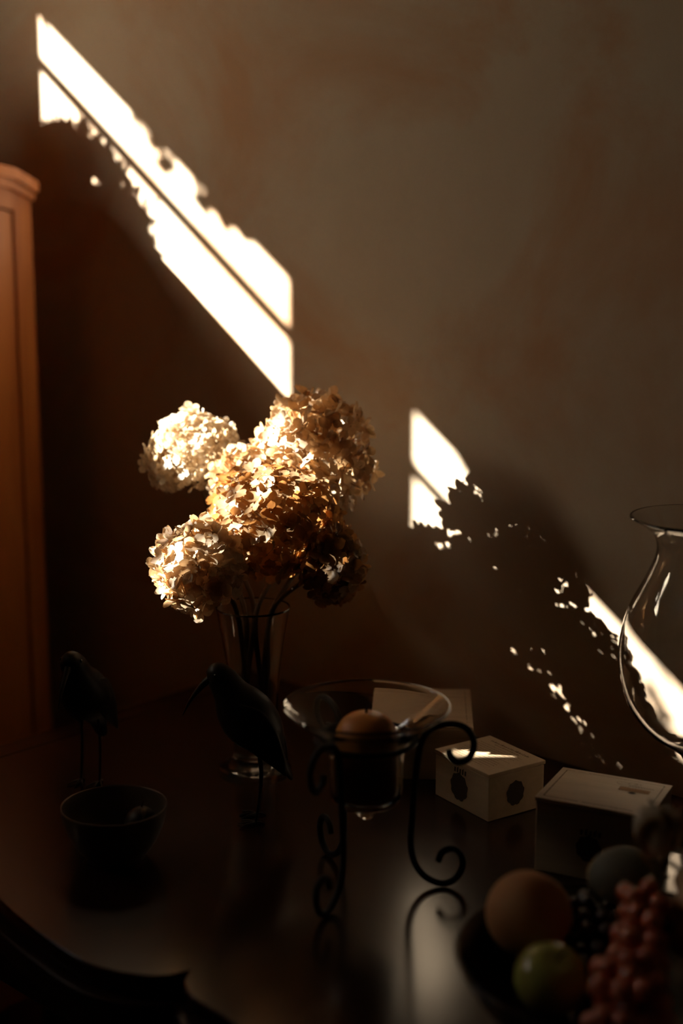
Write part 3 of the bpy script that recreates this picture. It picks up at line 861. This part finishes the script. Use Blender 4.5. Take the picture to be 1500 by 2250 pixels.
# ------------------------------------------------------------------ fruit bowl
FX, FY = 0.432, -0.522
fb = obj('fruit_bowl', lathe_mesh(smooth_prof([(0, 0), (0.055, 0), (0.060, 0.004), (0.085, 0.014), (0.118, 0.036), (0.138, 0.070), (0.1355, 0.0715), (0.116, 0.044), (0.088, 0.0325), (0.055, 0.0285), (0, 0.028)], 3), 64),
         M['fruitbowl'], None, (FX, FY, TT))
tag(fb, 'wide black glazed fruit bowl with curved rim, heaped with fruit', 'bowl')
def round_fruit(name, label, cat, c, me, material, dent=True):
    t = thing(name, label, cat, c)
    obj('flesh', me, material, t)
    return t
def apple_mesh(R, dimple=0.16, taper=0.06, cleft=0.0):
    bm = bmesh.new(); bmesh.ops.create_uvsphere(bm, u_segments=36, v_segments=24, radius=1)
    for v in bm.verts:
        c = v.co.copy(); rr = math.hypot(c.x, c.y); a = math.atan2(c.y, c.x)
        zz = c.z - dimple * math.exp(-(rr / 0.32) ** 2) * (1 if c.z > 0 else -0.7)
        k = 1 + taper * c.z - cleft * math.exp(-(a / 0.22) ** 2) * rr
        v.co = Vector((c.x * k, c.y * k, zz * 0.95)) * R
    me = bpy.data.meshes.new('mesh'); bm.to_mesh(me); bm.free()
    me.polygons.foreach_set('use_smooth', [True] * len(me.polygons))
    return me
pe = round_fruit('peach', 'orange brown peach at the bowl rim beside the candle stand', 'fruit', (0.3395, -0.5228, 0.859), apple_mesh(0.0395, 0.12, 0.02, 0.05), M['peach'])
pe.rotation_euler = (0.5, -0.4, 2.0)
ap = round_fruit('green_apple', 'green yellow apple with a russet blush in front of the peach', 'fruit', (0.4005, -0.5755, 0.8390), apple_mesh(0.0315, 0.14, 0.07), M['apple'])
ap.rotation_euler = (0.35, 0.3, 0.4)
MB().tube(smooth_path([(0, 0, 0.025), (0.001, 0, 0.033), (0.004, 0.001, 0.039)], 3), 0.0011, 6).build('stalk', M['stem'], ap, smooth=True)
av = round_fruit('mottled_fruit', 'mottled grey green fruit with a yellow patch, at the back of the bowl', 'fruit', (0.3847, -0.4326, 0.878), ellipsoid(0.036, 0.030, 0.028, 3, 0.015, 4), M['avocado'])
av.rotation_euler = (0.1, 0.15, 0.8)
MB().tube([(0.034, 0, 0.004), (0.040, 0, 0.007)], [0.0025, 0.0018], 6).build('stalk', M['stem'], av, smooth=True)
def gourd_mesh(R, ribs=9):
    bm = bmesh.new(); bmesh.ops.create_uvsphere(bm, u_segments=54, v_segments=24, radius=1)
    for v in bm.verts:
        c = v.co.copy(); a = math.atan2(c.y, c.x); rr = math.hypot(c.x, c.y)
        k = 1 - 0.14 * (abs(math.cos(ribs * a / 2)) < 0.35) * rr + 0.06 * math.cos(ribs * a) * rr
        v.co = Vector((c.x * k, c.y * k, c.z * 0.85 - 0.12 * math.exp(-(rr / 0.3) ** 2) * (1 if c.z > 0 else -1))) * R
    me = bpy.data.meshes.new('mesh'); bm.to_mesh(me); bm.free()
    me.polygons.foreach_set('use_smooth', [True] * len(me.polygons))
    return me
go = round_fruit('ribbed_gourd', 'ribbed beige gourd beside the mottled fruit', 'gourd', (0.490, -0.449, 0.880), gourd_mesh(0.050), M['gourd'])
go.rotation_euler = (0.9, -0.3, 0.6)

grape_me = ellipsoid(0.0092, 0.0092, 0.0102, 2)
grape_me.materials.append(M['redgrape'])
dgrape_me = ellipsoid(0.0080, 0.0080, 0.0086, 2)
dgrape_me.materials.append(M['darkgrape'])
OBST = [((0.3395, -0.5228, 0.859), 0.0395), ((0.4005, -0.5755, 0.8390), 0.0315), ((0.3847, -0.4326, 0.878), 0.0315), ((0.490, -0.449, 0.880), 0.050)]
def grape_bunch(name, label, path, radii, me, n, seed, gr):
    r = random.Random(seed)
    P = smooth_path(path, 8)
    base = Vector(P[0])
    t = thing(name, label, 'grapes', base)
    MB().tube([p - base for p in P], 0.0018, 6).build('stalk', M['stem'], t, smooth=True)
    placed = []; tries = 0
    while len(placed) < n and tries < 6000:
        tries += 1
        k = r.random() * (len(P) - 1); i = int(k)
        c = P[i].lerp(P[i + 1], k - i); R = radii[0] + (radii[1] - radii[0]) * k / len(P)
        d = Vector((r.gauss(0, 1), r.gauss(0, 1), r.gauss(0, 1))).normalized()
        p = c + d * R * r.uniform(0.35, 1.0)
        rb = math.hypot(p.x - FX, p.y - FY) + gr
        zin = 0.0285 if rb < 0.055 else 0.0285 + (rb - 0.055) * 0.13 if rb < 0.088 else 0.0325 + (rb - 0.088) * 0.42 if rb < 0.116 else 0.044 + (rb - 0.116) * 1.5
        if p.z < TT + zin + gr * 1.1: continue
        if any((p - q).length < gr * 1.72 for q in placed): continue
        if any((p - Vector(fc)).length < fr + gr * 0.98 for fc, fr in OBST): continue
        placed.append(p)
        o = bpy.data.objects.new('grape', me); o.location = p - base
        o.rotation_euler = (r.uniform(0, 3), r.uniform(0, 3), r.uniform(0, 3)); link(o, t)
    return t
grape_bunch('red_grapes', 'bunch of red grapes spilling over the front of the fruit bowl', [(0.440, -0.494, 0.892), (0.457, -0.532, 0.874), (0.476, -0.574, 0.857), (0.486, -0.596, 0.846)], (0.020, 0.032), grape_me, 64, 31, 0.0095)
grape_bunch('black_grapes', 'bunch of black grapes between the peach and the mottled fruit', [(0.392, -0.430, 0.832), (0.372, -0.462, 0.842), (0.38, -0.482, 0.838), (0.415, -0.500, 0.836)], (0.024, 0.026), dgrape_me, 60, 37, 0.0082)

# pale silk flower with curled petals lying on the fruit
sf = thing('cream_silk_flower', 'cream silk flower with curled petals lying on top of the fruit', 'flower', (0.428, -0.455, 0.918))
def curl_petal(L, W, curl, cup, n=9, m=6):
    v = []; f = []
    for i in range(n + 1):
        t = i / n; a = curl * t
        x = L * (math.sin(a) / curl if abs(curl) > 1e-3 else t); zz = L * ((1 - math.cos(a)) / curl)
        w = W * (0.25 + 0.75 * math.sin(PI * min(1, t * 0.85 + 0.08)))
        for j in range(m + 1):
            s = j / m - 0.5
            v.append((x, s * w, zz + cup * w * (2 * s) ** 2 * 0.4))
    for i in range(n):
        for j in range(m):
            a = i * (m + 1) + j
            f.append((a, a + 1, a + m + 2, a + m + 1))
    me = mesh_from(v, f, True)
    return me
sf.scale = (1.2, 1.2, 1.2)
for i, (L, W, cu, cp, rot) in enumerate([(0.045, 0.040, 1.5, 0.5, (0.1, -1.1, 2.4)), (0.040, 0.030, 2.6, 0.4, (0, -0.25, 3.3)), (0.046, 0.042, 1.2, 0.5, (0, -1.0, 0.8)), (0.044, 0.036, 1.8, 0.5, (0, -0.9, 5.2)),
                                         (0.042, 0.038, 1.0, 0.6, (0, -1.4, 3.6)), (0.038, 0.030, 2.2, 0.4, (0, -0.35, 4.3))]):
    o = obj('petal', curl_petal(L, W, cu, cp), M['cream'], sf, (0, 0, 0), rot)
    md = o.modifiers.new('thickness', 'SOLIDIFY'); md.thickness = 0.0009
MB().tube([(0, 0, 0.002), (0.008, 0.008, -0.004), (0.018, 0.018, -0.014)], 0.002, 6).build('stem', M['stem'], sf, smooth=True)
